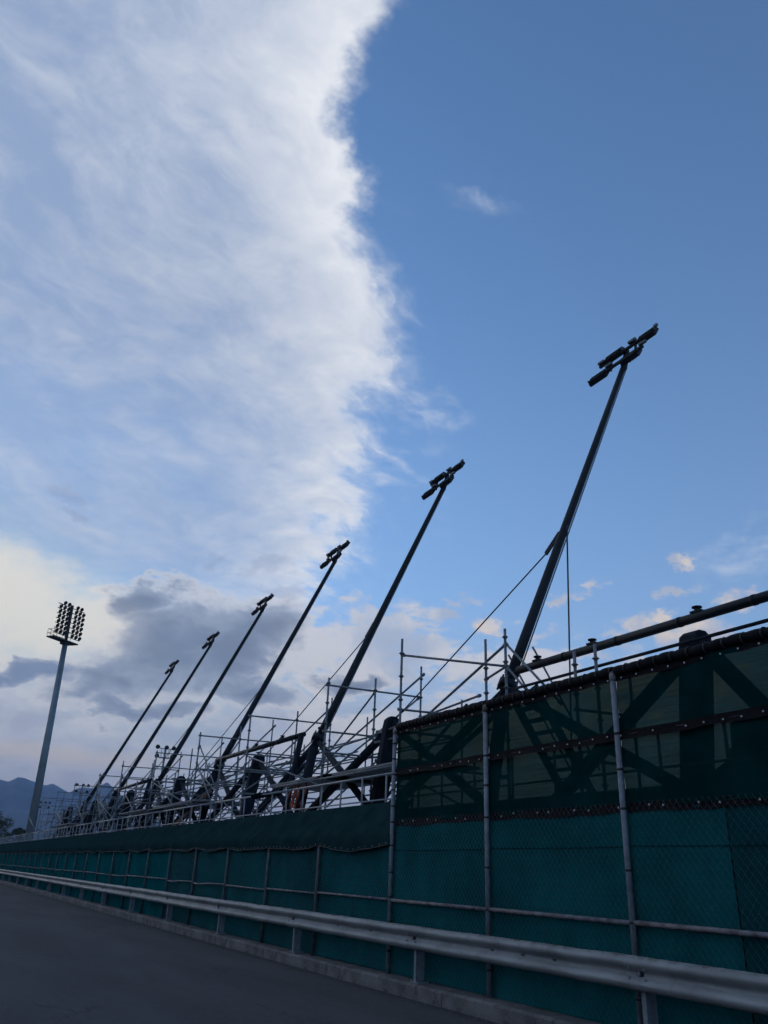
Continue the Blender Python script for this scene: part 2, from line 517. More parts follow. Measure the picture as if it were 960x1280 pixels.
def asphalt():
    m = material('asphalt', (0.058, 0.058, 0.06), 0.95, 0.0, 0.12, 0.9, bump=0.6, bscale=90, speck=0.0, spec=0.12)
    t = m.node_tree; N = Nt(t); b = t.nodes['Principled BSDF']
    co = N.n('ShaderNodeTexCoord').outputs['Object']
    big = N.noise(N.vm('MULTIPLY', co, (1.0, 0.22, 1)), 0.8, 5, 0.55)
    fine = N.noise(co, 55, 6, 0.75)
    mid = N.noise(co, 9, 5, 0.6)
    col = N.mix(N.ss(big, 0.3, 0.72), (0.050, 0.051, 0.054, 1), (0.076, 0.077, 0.080, 1))
    col = N.mix(N.mul(N.ss(mid, 0.35, 0.7), 0.5), col, (0.085, 0.085, 0.088, 1))
    col = N.mix(N.mul(N.ss(fine, 0.5, 0.75), 0.75), col, (0.19, 0.188, 0.185, 1))
    col = N.mix(N.mul(N.ss(fine, 0.5, 0.25), 0.6), col, (0.022, 0.022, 0.024, 1))
    # darker seam of dirt beside the kerb and thin cracks
    sx = N.n('ShaderNodeSeparateXYZ'); t.links.new(co, sx.inputs[0])
    d = N.add(sx.outputs[0], N.mul(N.sub(N.noise(co, 2.5, 4, .6), .5), 0.35))
    col = N.mix(N.mul(N.ss(d, 6.35, 6.68), 0.55), col, (0.022, 0.022, 0.023, 1))
    vo = N.n('ShaderNodeTexVoronoi', feature='DISTANCE_TO_EDGE')
    t.links.new(N.vm('ADD', N.vm('MULTIPLY', co, (1, .6, 1)), N.vm('MULTIPLY', N.noise(co, 1.8, 5, .6, col=True), (1.1, 1.1, 0))), vo.inputs['Vector'])
    vo.inputs['Scale'].default_value = 0.33
    crack = N.mul(N.ss(vo.outputs['Distance'], 0.010, 0.002), N.ss(N.noise(co, 0.5, 2, .5), 0.5, 0.62))
    col = N.mix(N.mul(crack, 0.4), col, (0.014, 0.014, 0.015, 1))
    t.links.new(col, b.inputs['Base Color'])
    return m
asphalt()

def cloth(name, color, trans, tcol, weave=70.0, var=0.25, patch=0.0):
    """knitted screen: mostly thread, a little open gap that lets the view through"""
    m = bpy.data.materials.new(name)
    m.use_nodes = True
    t = m.node_tree; t.nodes.clear()
    N = Nt(t)
    out = N.n('ShaderNodeOutputMaterial')
    b = N.n('ShaderNodeBsdfPrincipled')
    b.inputs['Roughness'].default_value = 0.85
    b.inputs['Specular IOR Level'].default_value = 0.0
    co = N.n('ShaderNodeTexCoord').outputs['Object']
    f = N.noise(co, 1.3, 4, 0.55)
    rows = N.noise(N.vm('MULTIPLY', co, (1, 0.5, weave)), 1.0, 3, 0.6)
    c = tuple(color)
    col = N.mix(N.ss(f, 0.25, 0.75), tuple(v*(1-var) for v in c)+(1,), tuple(v*(1+var) for v in c)+(1,))
    col = N.mix(N.mul(N.ss(rows, 0.35, 0.65), 0.35), col, tuple(v*0.6 for v in c)+(1,))
    blot = N.noise(N.vm('MULTIPLY', co, (1, 0.7, 0.5)), 2.6, 6, 0.68)
    col = N.mix(N.mul(N.ss(blot, 0.52, 0.74), 0.38), col, tuple(min(1, v*1.5+0.006) for v in c)+(1,))
    drip = N.noise(N.vm('MULTIPLY', co, (1, 14, 0.5)), 1.0, 4, 0.6)
    col = N.mix(N.mul(N.ss(drip, 0.56, 0.75), 0.35), col, tuple(v*0.55 for v in c)+(1,))
    t.links.new(col, b.inputs['Base Color'])
    bp = N.n('ShaderNodeBump'); bp.inputs['Strength'].default_value = 0.5; bp.inputs['Distance'].default_value = 0.012
    t.links.new(N.noise(N.vm('MULTIPLY', co, (1, 1.0, 1.7)), 4.5, 5, 0.55, 0.6), bp.inputs['Height'])
    t.links.new(bp.outputs[0], b.inputs['Normal'])
    last = b.outputs[0]
    if trans > 0:
        tr = N.n('ShaderNodeBsdfTransparent')
        tr.inputs[0].default_value = tuple(tcol)+(1,)
        mx = N.n('ShaderNodeMixShader')
        w = N.mul(N.add(N.ss(rows, 0.3, 0.7, 0.55, 1.15), N.mul(N.sub(f, 0.5), 0.6)), trans)
        t.links.new(w, mx.inputs[0])
        t.links.new(last, mx.inputs[1]); t.links.new(tr.outputs[0], mx.inputs[2])
        last = mx.outputs[0]
    t.links.new(last, out.inputs[0])
    MAT[name] = m
    return m
cloth('screen_green', (0.0015, 0.026, 0.026), 0.036, (0.86, 1.0, 0.76))
cloth('screen_teal', (0.003, 0.092, 0.100), 0.0, (1, 1, 1), weave=30, var=0.26)
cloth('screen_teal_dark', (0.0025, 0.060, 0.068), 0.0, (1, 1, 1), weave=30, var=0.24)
cloth('screen_teal_old', (0.004, 0.082, 0.090), 0.0, (1, 1, 1), weave=30, var=0.28)

# ------------------------------------------------------------------ ground, road, kerb
XK = 6.67           # kerb face
KZ = 0.19
b = MB()
b.grid(lambda u, v: (-4000+u*8000, -4000+v*8000, -0.02), 8, 8, False)
solo('ground', b, MAT['soil'], kind='structure')
b = MB()
b.grid(lambda u, v: (-7.0+u*(XK+7.0+0.02), -40+v*260, 0.0), 6, 60, False)
solo('road', b, MAT['asphalt'], kind='structure')
KERB = solo('kerb', MB().box((XK+0.26, 40, 0.05), (0.44, 170, 0.24)), MAT['concrete'], kind='structure')
# kerb is cast in lengths with open joints
KL = 2.88
y = -18.6
proto = None
k = 0
while y < 112:
    if proto is None:
        q = MB()
        pts = [(XK, 0.0), (XK, KZ-0.03), (XK+0.03, KZ), (XK+0.55, KZ), (XK+0.55, 0.0)]
        q.prism(pts, 1, y+0.006, y+KL-0.006)
        proto = part('kerb_section', q, MAT['concrete'], KERB)
    else:
        c = proto.copy(); COL.objects.link(c); c.parent = KERB
        c.location = (rnd.uniform(-0.006, 0.006), KL*k, rnd.uniform(-0.005, 0.005))
    y += KL; k += 1

# ------------------------------------------------------------------ guardrail
def guardrail():
    t = thing('guardrail', (6.75, 6.66, 0), 'long galvanized steel crash barrier with a corrugated rail beside the road', 'guardrail')
    ZC, SP = 0.755, 4.34
    def prof(off=0.0):
        f = [(0.000, 0.152), (-0.030, 0.150), (-0.062, 0.132), (-0.082, 0.105), (-0.084, 0.082), (-0.070, 0.058), (-0.036, 0.030), (-0.012, 0.014), (-0.010, -0.014),
             (-0.036, -0.030), (-0.070, -0.058), (-0.084, -0.082), (-0.082, -0.105), (-0.062, -0.132), (-0.030, -0.150), (0.000, -0.152)]
        X0 = 6.735+off
        return [(X0+x, ZC+z) for x, z in f]
    n0 = -5
    for i in range(n0, 25):
        y0 = 6.66+SP*i
        q = MB()
        a = prof(-0.004 if i % 2 else 0.0); back = [(x+0.004, z) for x, z in a]
        ya, yb = y0-0.16, y0+SP+0.16
        for (ps, inv) in ((a, False), (back, True)):
            base = len(q.v)
            ys = [ya+(yb-ya)*w/9 for w in range(10)]
            dg = random.Random(900+i)
            dz = [0]+[dg.uniform(-.005, .005) for w in range(8)]+[0]
            dx = [0]+[dg.uniform(-.006, .008) for w in range(8)]+[0]
            for kk, yy in enumerate(ys):
                for (x, z) in ps:
                    q.v.append(Vector((x+dx[kk], yy, z+dz[kk])))
            m = len(ps)
            for j in range(9):
                for k in range(m-1):
                    f = (base+j*m+k, base+j*m+k+1, base+(j+1)*m+k+1, base+(j+1)*m+k)
                    q.face(f if inv else f[::-1], True)
        bm_ = part('rail_beam', q, MAT['galvanized'], t)
        # dark plates on the beam web, coloured as the shade inside punched slots
        for fr in ((0.30, 0.43, 0.57) if i < 3 else (0.43, 0.57)):
            s = MB()
            s.box((6.7215-(0.004 if i % 2 else 0), y0+SP*fr, ZC+0.002), (0.006, 0.06, 0.018))
            part('slot_plate', s, MAT['cord'], bm_)
        q = MB()
        q.box((6.757, y0+0.02, 0.50), (0.008, 0.058, 0.62))
        q.box((6.825, y0-0.005, 0.50), (0.128, 0.008, 0.62))
        q.box((6.893, y0+0.02, 0.50), (0.008, 0.058, 0.62))
        p = part('post', q, MAT['post_steel'], t)
        q = MB()
        q.box((6.83, y0, KZ+0.009), (0.20, 0.22, 0.014))
        for sx in (-.08, .08):
            for sy in (-.09, .09):
                q.disc((6.83+sx, y0+sy, KZ+0.024), (0, 0, 1), 0.013, 0.02, 6)
        part('base_plate', q, MAT['post_steel'], p)
        q = MB()
        q.disc((6.710, y0, ZC), (1, 0, 0), 0.044, 0.014, 12)
        part('washer', q, MAT['cord'], t)
        q = MB(); q.disc((6.698, y0, ZC), (1, 0, 0), 0.024, 0.022, 6)
        part('bolt', q, MAT['rail_batten'], t)
        if i < 5:
            for dy in (-0.11, 0.11):
                for zz in (-0.045, 0.045):
                    q = MB(); q.disc((6.668, y0+dy, ZC+zz), (1, 0, 0.0), 0.013, 0.014, 6)
                    part('bolt', q, MAT['post_steel'], t)
    return t
guardrail()

# ------------------------------------------------------------------ screened fences
XF = 6.93
def wires(q, y0, y1, z0, z1, x, pitch=0.085, r=0.0017):
    """two crossing families of chain-link wire, clipped to the bay"""
    W, H = y1-y0, z1-z0
    slope = 1.25
    n = int((W*slope+H)/(pitch*slope))
    for k in range(n+1):
        c = k*pitch*slope
        for fam in (0, 1):
            # z = slope*yy + (c - slope*W)   yy in 0..W
            off = c-slope*W
            ya = max(0.0, -off/slope); yb = min(W, (H-off)/slope)
            if yb-ya < 0.03:
                continue
            za, zb = slope*ya+off, slope*yb+off
            if fam:
                pa, pb = (x+0.004, y0+W-ya, z0+za), (x+0.004, y0+W-yb, z0+zb)
            else:
                pa, pb = (x, y0+ya, z0+za), (x, y0+yb, z0+zb)
            q.tube([pa, pb], r, 3, False)

def sheet(q, y0, y1, z0, z1, x, amp, seed, nu=14, nv=10, zsag=0.0):
    g = random.Random(seed)
    ph = [g.uniform(0, 6.28) for _ in range(8)]
    def fn(u, v):
        yy = y0+(y1-y0)*u
        e = math.sin(math.pi*u)
        bulge = amp*(0.6*math.sin(5*u+ph[0]+2*v)+0.5*math.sin(11*u+ph[1]-3*v)+0.5*math.sin(7*v+ph[2]+4*u)+0.3*math.sin(19*u+ph[3]+9*v))
        return (x+bulge*(0.25+0.75*e), yy, z0+(z1-z0)*v-zsag*e*(1-v))
    q.grid(fn, nu, nv)

def tall_fence():
    t = thing('screen_fence', (XF, 9.49, KZ), 'taller screened chain link fence on the right with see-through dark green netting above teal cloth', 'fence')
    Y = [12.10, 9.49, 6.92, 4.36, 1.80, -0.76]
    ZT, ZM, ZB, ZL = 3.86, 3.13, 2.30, 1.195
    for i, y in enumerate(Y):
        q = MB()
        q.tube([(XF, y, KZ), (XF, y, ZT-0.09)], 0.034, 12)
        p = part('post', q, MAT['post_steel'], t)
        q = MB()
        q.tube([(XF, y, ZT-0.10), (XF+0.004, y, ZT-0.035), (XF+0.03, y, ZT+0.0)], [0.041, 0.042, 0.040], 12)
        part('post_cap', q, MAT['galvanized'], p)
        q = MB()
        for zz in ((ZL, ZB+.03, ZM+.02, 0.5, 1.7, 2.75) if i else (0.5, 0.9, 1.25, 1.6, 2.0, 2.35, 2.6, 2.85, 3.1, 3.35, 3.6)):
            q.tube([(XF, y, zz-0.012), (XF, y, zz+0.012)], 0.038, 10)
        tag(part('tie_bands', q, MAT['cord'], p), kind='stuff')
    for i in range(len(Y)-1):
        a, b_ = Y[i+1], Y[i]
        q = MB(); q.tube([(XF+0.005, a+0.03, ZL+rnd.uniform(-.006, .006)), (XF+0.005, b_-0.03, ZL+rnd.uniform(-.006, .006))], 0.026, 8)
        part('lower_rail', q, MAT['rail_batten'], t)
        q = MB(); q.tube([(XF+0.034, a, ZM), (XF+0.034, b_, ZM)], 0.018, 8)
        part('middle_rail', q, MAT['cord'], t)
        # top rail rolled in dark fabric, bound with cord
        q = MB()
        n = 11
        L = b_-a
        pts, rs = [], []
        for k in range(n*4+1):
            u = k/(n*4)
            f = (u*n) % 1.0
            pts.append((XF+0.045, a+L*u, ZT+0.02+0.006*math.sin(u*17+i)))
            rs.append(0.052+0.014*math.sin(math.pi*f)+rnd.uniform(-.002, .003))
        q.tube(pts, rs, 12)
        part('rolled_screen', q, MAT['black_fabric'], t)
        for k in range(n):
            yy = a+L*(k+0.02)/n
            q = MB()
            ring = []
            for j in range(11):
                th = 2*math.pi*j/10
                ring.append((XF+0.045+0.060*math.cos(th), yy+0.035*math.sin(th*0.5), ZT+0.02+0.060*math.sin(th)))
            q.tube(ring, 0.009, 5)
            part('lashing', q, MAT['cord'], t)
        # hems with eyelets
        def hem(z0, z1, x, name, seed):
            g = random.Random(seed)
            q = MB()
            ph = g.uniform(0, 6)
            q.grid(lambda u, v: (x+0.006*math.sin(u*23+ph)+0.004*math.sin(v*3), a+0.02+(L-0.04)*u, z0+(z1-z0)*v+(1-v)*(0.006*math.sin(u*17+ph)+0.003*math.sin(u*41+ph))+0.006*math.sin(u*7+ph)), 48, 3)
            part(name, q, MAT['black_fabric'], t)
        hem(ZT-0.10, ZT-0.02, XF+0.038, 'top_hem', 50+i)
        hem(ZM-0.055, ZM+0.045, XF+0.008, 'middle_hem', 60+i)
        hem(ZB-0.01, ZB+0.09, XF+0.047, 'bottom_hem', 70+i)
        q = MB()
        for k in range(n):
            yy = a+L*(k+0.5)/n+rnd.uniform(-.015, .015)
            q.disc((XF+0.030, yy, ZT-0.075+rnd.uniform(-.006, .006)), (1, 0, 0), 0.011, 0.008, 8)
            if rnd.random() < 0.8:
                q.disc((XF-0.004, yy+.05, ZM-0.01+rnd.uniform(-.01, .01)), (1, 0, 0), 0.010, 0.008, 8)
            if k % 3 != 1:
                q.disc((XF+0.022, yy+rnd.uniform(-.05, .05), ZB+0.05+rnd.uniform(-.02, .015)), (1, 0, 0), 0.012, 0.010, 8)
        tag(part('eyelets', q, MAT['eyelet_metal'], t), kind='stuff')
        q = MB(); sheet(q, a, b_, ZM+0.03, ZT-0.03, XF+0.055, 0.012, 80+i, 26, 12)
        part('netting', q, MAT['screen_green'], t)
        q = MB(); sheet(q, a, b_, ZB+0.05, ZM-0.03, XF+0.055, 0.022, 90+i, 26, 12)
        part('netting', q, MAT['screen_green'], t)
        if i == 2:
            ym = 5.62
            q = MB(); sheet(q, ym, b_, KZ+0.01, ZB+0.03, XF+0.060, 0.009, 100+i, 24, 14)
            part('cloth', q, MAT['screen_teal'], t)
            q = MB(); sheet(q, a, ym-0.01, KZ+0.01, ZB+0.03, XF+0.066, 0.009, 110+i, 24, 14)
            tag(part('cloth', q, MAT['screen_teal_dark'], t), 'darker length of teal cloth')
        else:
            q = MB(); sheet(q, a, b_, KZ+0.01, ZB+0.03, XF+0.060, 0.010, 100+i, 30, 18)
            part('cloth', q, MAT['screen_teal'], t)
        q = MB(); q.tube([(XF+0.045, a+.02, 1.93+.01*i), (XF+0.045, a+L*.5, 1.922+.01*i), (XF+0.045, b_-.02, 1.93+.01*i)], 0.006, 4); part('seam', q, MAT['screen_teal_dark'], t)
        q = MB(); wires(q, a, b_, KZ+0.02, ZB+0.10, XF+0.036)
        tag(part('chain_link', q, MAT['mesh_wire'], t), kind='stuff')
tall_fence()

def low_fence():
    t = thing('screen_fence', (XF, 14.9, KZ), 'long lower teal screened fence topped by a sloping dark green sheet along the road', 'fence')
    Y = [12.10]
    y = 14.86
    while y < 108:
        Y.append(y+rnd.uniform(-.05, .05)); y += 2.56
    ZL = 1.2
    for i, y in enumerate(Y):
        if i:
            q = MB(); q.tube([(XF, y, KZ), (XF, y, 2.12)], 0.033, 10 if i < 8 else 6)
            part('post', q, MAT['old_post'], t)
            q = MB(); q.beam((XF+0.02, y, 2.10), (XF+0.46, y, 2.70), 0.05, 0.05)
            part('bracket', q, MAT['old_post'], t)
    for i in range(len(Y)-1):
        a, b_ = Y[i], Y[i+1]
        L = b_-a
        q = MB()
        if i in (4, 3):
            q.tube([(XF+0.005, a+.03, ZL+.01), (XF+0.005, a+L*.5, ZL+0.0), (XF+0.005, a+L*.8, ZL-0.035), (XF+0.005, b_-.03, ZL-0.02)], 0.021, 7)
        else:
            q.tube([(XF+0.005, a+.03, ZL+rnd.uniform(-.02, .02)), (XF+0.005, b_-.03, ZL+rnd.uniform(-.02, .02))], 0.020, 7)
        part('lower_rail', q, MAT['rail_batten'], t)
        q = MB(); q.tube([(XF+0.03, a, 2.11), (XF+0.03, b_, 2.11)], 0.02, 6)
        part('top_rail', q, MAT['post_steel'], t)
        q = MB(); sheet(q, a, b_, KZ+0.01, 2.10, XF+0.060, 0.010, 200+i, 10, 6)
        part('cloth', q, MAT['screen_teal_old' if i % 3 == 1 else 'screen_teal'], t)
        # sheet hanging over the top: slopes back to the wall, front hem scalloped between posts
        def fn(u, v, a=a, L=L, i=i):
            yy = a+L*u
            e = math.sin(math.pi*u)
            sag = (0.055 if i else 0.085)*e
            wob = 0.012*math.sin(9*u+i*2.1)+0.008*math.sin(23*u+i)
            if v < 0.25:
                w = v/0.25
                return (XF-0.045+0.012*math.sin(14*u+i), yy, 2.005-sag+wob+w*(0.17+sag-wob))
            w = (v-0.25)/0.75
            return (XF-0.045+0.47*w, yy, 2.175+0.56*w-0.045*e*math.sin(math.pi*w))
        q = MB(); q.grid(fn, 14, 10)
        part('cap_sheet', q, MAT['cap_cloth'], t)
        q = MB()
        q.tube([Vector(fn(k/14, 0.0))+Vector((-.004, 0, 0.0)) for k in range(15)], 0.008, 5)
        part('hem', q, MAT['cord'], t)
        if i < 7:
            q = MB()
            for k in range(12):
                p = Vector(fn((k+.5)/12, 0.03))
                q.disc(p+Vector((-.006, 0, 0.01)), (1, 0, 0), 0.009, 0.006, 6)
            tag(part('eyelets', q, MAT['eyelet_metal'], t), kind='stuff')
        if i < 5:
            q = MB(); wires(q, a, b_, KZ+0.02, 2.05, XF+0.036)
            tag(part('chain_link', q, MAT['mesh_wire'], t), kind='stuff')
low_fence()

# raised terrace behind the fence, with its retaining wall
solo('retaining_wall', MB().box((7.50, 45, 1.3), (0.24, 140, 2.6)), MAT['wall_concrete'], 'concrete retaining wall hidden behind the long screened fence', 'wall')
b = MB(); b.box((27.6, 45, 2.5), (39.9, 140, 0.18))
solo('terrace', b, MAT['terrace_floor'], kind='structure')

# ------------------------------------------------------------------ handrail on the terrace edge
def handrail():
    X = 8.2
    t = thing('handrail', (X, 12, 2.6), 'pale metal handrail with upright bars running along the terrace edge behind the fence', 'handrail')
    y = 1.0
    while y < 100:
        q = MB(); q.tube([(X, y, 3.41), (X, y+6.1, 3.41)], 0.024, 8); part('top_rail', q, MAT['handrail_steel'], t)
        q = MB(); q.tube([(X, y, 2.93), (X, y+6.1, 2.93)], 0.017, 6); part('lower_rail', q, MAT['handrail_steel'], t)
        y += 6.1
    y = 1.35
    k = 0
    while y < 99:
        q = MB(); q.tube([(X, y, 2.58), (X+0.01*math.sin(k*1.7), y, 3.39)], 0.021, 8)
        part('baluster', q, MAT['handrail_steel'], t)
        y += 1.02; k += 1
handrail()

# ------------------------------------------------------------------ leaning floodlight masts
PY = 9.05
MY = [12.85+PY*i for i in range(6)]
BASE = Vector((9.95, 0, 5.15)); TOP = Vector((14.28, 0, 14.62))
mast_labels = [
    'tallest, rightmost leaning light mast, alone against clear blue sky with a vertical cable',
    'second leaning light mast from the right, its head just right of the big white cloud',
    'third leaning light mast from the right, its lamp head below the white cloud edge',
    'fourth leaning light mast from the right, its head where the grey cloud ends',
    'fifth leaning light mast from the right, its head in the middle of the grey cloud',
    'farthest and smallest leaning light mast, nearest to the tall upright floodlight tower']
def make_mast():
    y0 = MY[0]
    base = Vector((BASE.x, y0, BASE.z)); top = Vector((TOP.x, y0, TOP.z))
    d = (top-base).normalized()
    t = thing('light_mast', (9.5, y0, 2.6), mast_labels[0], 'light mast', 'leaning light masts in a row behind the fence')
    P = lambda f: base.lerp(top, f)
    n = 14
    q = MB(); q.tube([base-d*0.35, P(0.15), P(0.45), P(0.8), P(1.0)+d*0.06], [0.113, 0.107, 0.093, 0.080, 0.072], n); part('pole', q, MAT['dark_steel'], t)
    q = MB(); q.tube([base-d*0.08, base+d*0.08], 0.195, n); q.tube([base+d*0.26, base+d*0.285], 0.155, n)
    for k in range(8):
        a = 2*math.pi*k/8
        x = Vector((0, 1, 0)); z = d.cross(x)
        q.tube([base-d*.15+(x*math.cos(a)+z*math.sin(a))*.168, base+d*.15+(x*math.cos(a)+z*math.sin(a))*.168], 0.022, 6)
    part('base_flange', q, MAT['dark_steel'], t)
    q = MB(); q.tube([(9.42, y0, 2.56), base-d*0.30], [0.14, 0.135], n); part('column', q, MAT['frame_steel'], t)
    # stay bracket and stay down to the next frame
    s = P(0.40)
    q = MB(); q.beam(s+Vector((-.03, 0.08, 0.02)), s+Vector((-.03, 0.60, -0.34)), 0.04, 0.11); part('stay_bracket', q, MAT['dark_steel'], t)
    q = MB(); q.tube([s+Vector((-.03, 0.58, -0.33)), s.lerp(Vector((9.5, y0+PY, 2.75)), 0.5)+Vector((0, 0, -0.06)), (9.5, y0+PY, 2.75)], 0.017, 6); part('stay_cable', q, MAT['cable'], t)
    # power conduit clipped along the shaft
    sd = Vector((0, -1, 0)); w_ = (sd*0.7+d.cross(sd)*0.72)
    q = MB(); q.tube([P(f_)+w_*(r_+.018) for f_, r_ in ((.03, .122), (.15, .116), (.45, .100), (.8, .084), (.99, .075))], 0.016, 6)
    part('conduit', q, MAT['scaffold_steel'], t)
    # head: two cross arms along the row, four floodlights, control gear boxes
    hx = 14.28
    q = MB()
    q.beam((hx, 13.75, 15.06), (hx, 11.62, 15.06), 0.07, 0.07)
    q.beam((hx-.16, 14.03, 14.66), (hx-.16, 12.0, 14.66), 0.07, 0.07)
    q.beam((hx-.02, 12.85, 14.45), (hx+.16, 12.85, 15.16), 0.12, 0.10)
    q.beam((hx-.05, 13.30, 14.66), (hx+.02, 13.30, 15.10), 0.05, 0.05)
    q.beam((hx-.05, 12.38, 14.66), (hx+.02, 12.38, 15.10), 0.05, 0.05)
    part('cross_arm', q, MAT['dark_steel'], t)
    ax_d = Vector((0.86, 0, -0.51)); ax_u = Vector((0.51, 0, 0.86))      # floodlights face down over the pitch
    for (yc, zc, xo, L) in ((13.17, 15.10, 0.02, 0.66), (11.95, 15.02, 0.02, 0.60), (13.69, 14.63, -0.12, 0.66), (12.47, 14.60, -0.12, 0.64)):
        c = Vector((hx+xo, yc, zc))
        q = MB()
        q.box(c, (0.10, L, 0.27), (ax_d, Vector((0, 1, 0)), ax_u))
        for k in range(7):                                               # cooling fins on the back
            q.box(c-ax_d*0.075+ax_u*(-0.115+0.038*k), (0.055, L*0.94, 0.009), (ax_d, Vector((0, 1, 0)), ax_u))
        f = part('floodlight', q, MAT['lamp_black'], t)
        q = MB(); q.box(c+ax_d*0.054, (0.010, L*0.94, 0.23), (ax_d, Vector((0, 1, 0)), ax_u)); part('glass', q, MAT['lamp_glass'], f)
        q = MB()
        for sy in (-1, 1):
            q.beam(c+Vector((0, sy*(L/2+0.015), 0)), c+Vector((-.12, sy*(L/2+0.015), 0.03)), 0.012, 0.06)
        part('yoke', q, MAT['lamp_grey'], f)
    for (yc, zc, xo, sz) in ((13.62, 15.13, -.06, (.08, .22, .07)), (12.43, 15.14, -.06, (.08, .26, .07)), (11.97, 14.73, -.2, (.08, .24, .07)), (13.2, 14.74, -.22, (.08, .22, .07)), (14.02, 14.72, -.12, (.06, .08, .06)), (11.60, 15.12, -.05, (.06, .12, .07))):
        q = MB(); q.box((hx+xo, yc, zc), sz); part('gear_box', q, MAT['lamp_grey'], t)
    q = MB()
    for k in range(3):
        yy = 12.5-0.09*k
        q.tube([(hx-.2, yy, 14.55), (hx-.22, yy-.02, 14.43), (hx-.2, yy-.06, 14.38), (hx-.19, yy-.1, 14.44), (hx-.18, yy-.08, 14.55)], 0.008, 4)
    part('wire_loop', q, MAT['cable'], t)
    return t
m0 = make_mast()
for i in range(1, 6):
    c = copy_tree(m0); c.location = (9.5, MY[i], 2.6); c['label'] = mast_labels[i]
s = Vector((BASE.x, MY[0], BASE.z)).lerp(Vector((TOP.x, MY[0], TOP.z)), 0.405)
q = MB(); q.tube([s+Vector((0.02, -0.10, 0.12)), (s.x-.13, MY[0]+.10, 2.7)], 0.019, 6); part('drop_cable', q, MAT['cable'], m0)

# ------------------------------------------------------------------ steel frames between the masts
FY = [7.9, 17.05, 25.95, 35.05, 44.1, 53.1, 62.1]
frame_labels = [
    'broad dark steel trestle with spread braces seen through the netting at right',
    'dark steel trestle with a round topped column just left of the tall fence end post',
    'dark steel trestle column between the second and third leaning masts from the right',
    'dark steel trestle between the third and fourth leaning masts from the right',
    'dark steel trestle between the fourth and fifth leaning masts from the right',
    'dark steel trestle between the two farthest leaning masts',
    'farthest dark steel trestle just beyond the last leaning mast']
def steel_frame(i):
    y = FY[i]
    t = thing('support_trestle', (9.3, y, 2.6), frame_labels[i], 'trestle', 'dark steel trestles between the leaning masts')
    w = 0.15 if i == 0 else 0.098
    q = MB()
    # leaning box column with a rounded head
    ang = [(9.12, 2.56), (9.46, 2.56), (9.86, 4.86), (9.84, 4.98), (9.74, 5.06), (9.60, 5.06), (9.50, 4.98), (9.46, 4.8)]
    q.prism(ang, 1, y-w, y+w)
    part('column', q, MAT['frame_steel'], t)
    q = MB()
    q.box((9.66, y+0.0, 4.74), (0.10, 0.56, 0.26))
    q.box((9.66, y+0.0, 4.90), (0.09, 0.52, 0.14))
    part('gusset', q, MAT['frame_steel'], t)
    if i == 0:
        ends = [((9.68, y+0.10, 4.84), (9.62, 11.1, 2.85), .13), ((9.68, y-0.10, 4.84), (9.6, 6.25, 3.0), .13), ((9.35, y-.15, 2.75), (9.95, 3.9, 5.0), .15), ((9.35, y+.15, 2.75), (9.95, MY[0]-.1, 5.02), .10)]
    else:
        ends = [((9.68, y+0.10, 4.80), (9.50, MY[min(i, 5)]+(PY if i > 5 else 0)-0.2, 2.85), .105), ((9.68, y-0.10, 4.80), (9.50, MY[i-1]+0.2, 2.85), .085),
                ((9.38, y-.15, 2.80), (9.93, MY[i-1]+0.12, 5.0), .10), ((9.38, y+.15, 2.80), (9.93, (MY[i] if i < 6 else y+4.5)-0.12, 5.0), .09)]
    for a, b_, r in ends:
        q = MB(); q.tube([a, b_], r, 10); part('brace', q, MAT['frame_steel'], t)
    if i > 0:
        for yy, rr in ((y-2.3, .055),):
            q = MB(); q.tube([(9.0, yy+1.6, 2.6), (9.9, yy-1.9, 4.75)], rr, 8); part('raker', q, MAT['frame_steel'], t)
        for yy in (y+1.2,):
            q = MB(); q.tube([(10.6, yy+2.2, 2.6), (10.9, yy-2.6, 5.3)], 0.04, 8); part('raker', q, MAT['frame_steel'], t)
    # ridge beam over every other bay, with bearing pads
    def ridge(a, b_, up):
        q = MB(); q.tube([(9.80, a, 5.33), (9.80, b_, 5.33)], 0.076, 12)
        L = b_-a; m = 8
        for k in range(1, m):
            q.tube([(9.80, a+L*k/m-.03, 5.33), (9.80, a+L*k/m+.03, 5.33)], 0.083, 12)
        part('ridge_beam', q, MAT['dark_steel'], t)
        if a > 5:
            q = MB(); q.tube([(9.33, a+.05, 2.56), (9.74, a+.05, 5.26)], 0.085, 10); part('prop', q, MAT['frame_steel'], t)
        for yy in up:
            q = MB()
            q.box((9.80, yy, 5.41), (0.12, 0.20, 0.03)); q.tube([(9.80, yy, 5.42), (9.80, yy, 5.47)], [0.04, 0.05], 10); q.tube([(9.80, yy, 5.47), (9.80, yy, 5.49)], 0.078, 12)
            part('bearing_pad', q, MAT['dark_steel'], t)
    if i == 0:
        ridge(1.5, MY[0]-0.55, (7.9, 10.2, 11.7))
        q = MB(); q.tube([(9.4, 1.5, 4.85), (9.4, MY[0]-0.9, 4.85)], 0.028, 8); part('tie_tube', q, MAT['frame_steel'], t)
    elif i == 2:
        ridge(MY[1]+.75, MY[2]-.1, (FY[2]-1.6, FY[2]+.7))
    elif i in (4,):
        ridge(MY[3]+.75, MY[4]-.1, (FY[4]-1.6,))
    return t
for i in range(7):
    steel_frame(i)

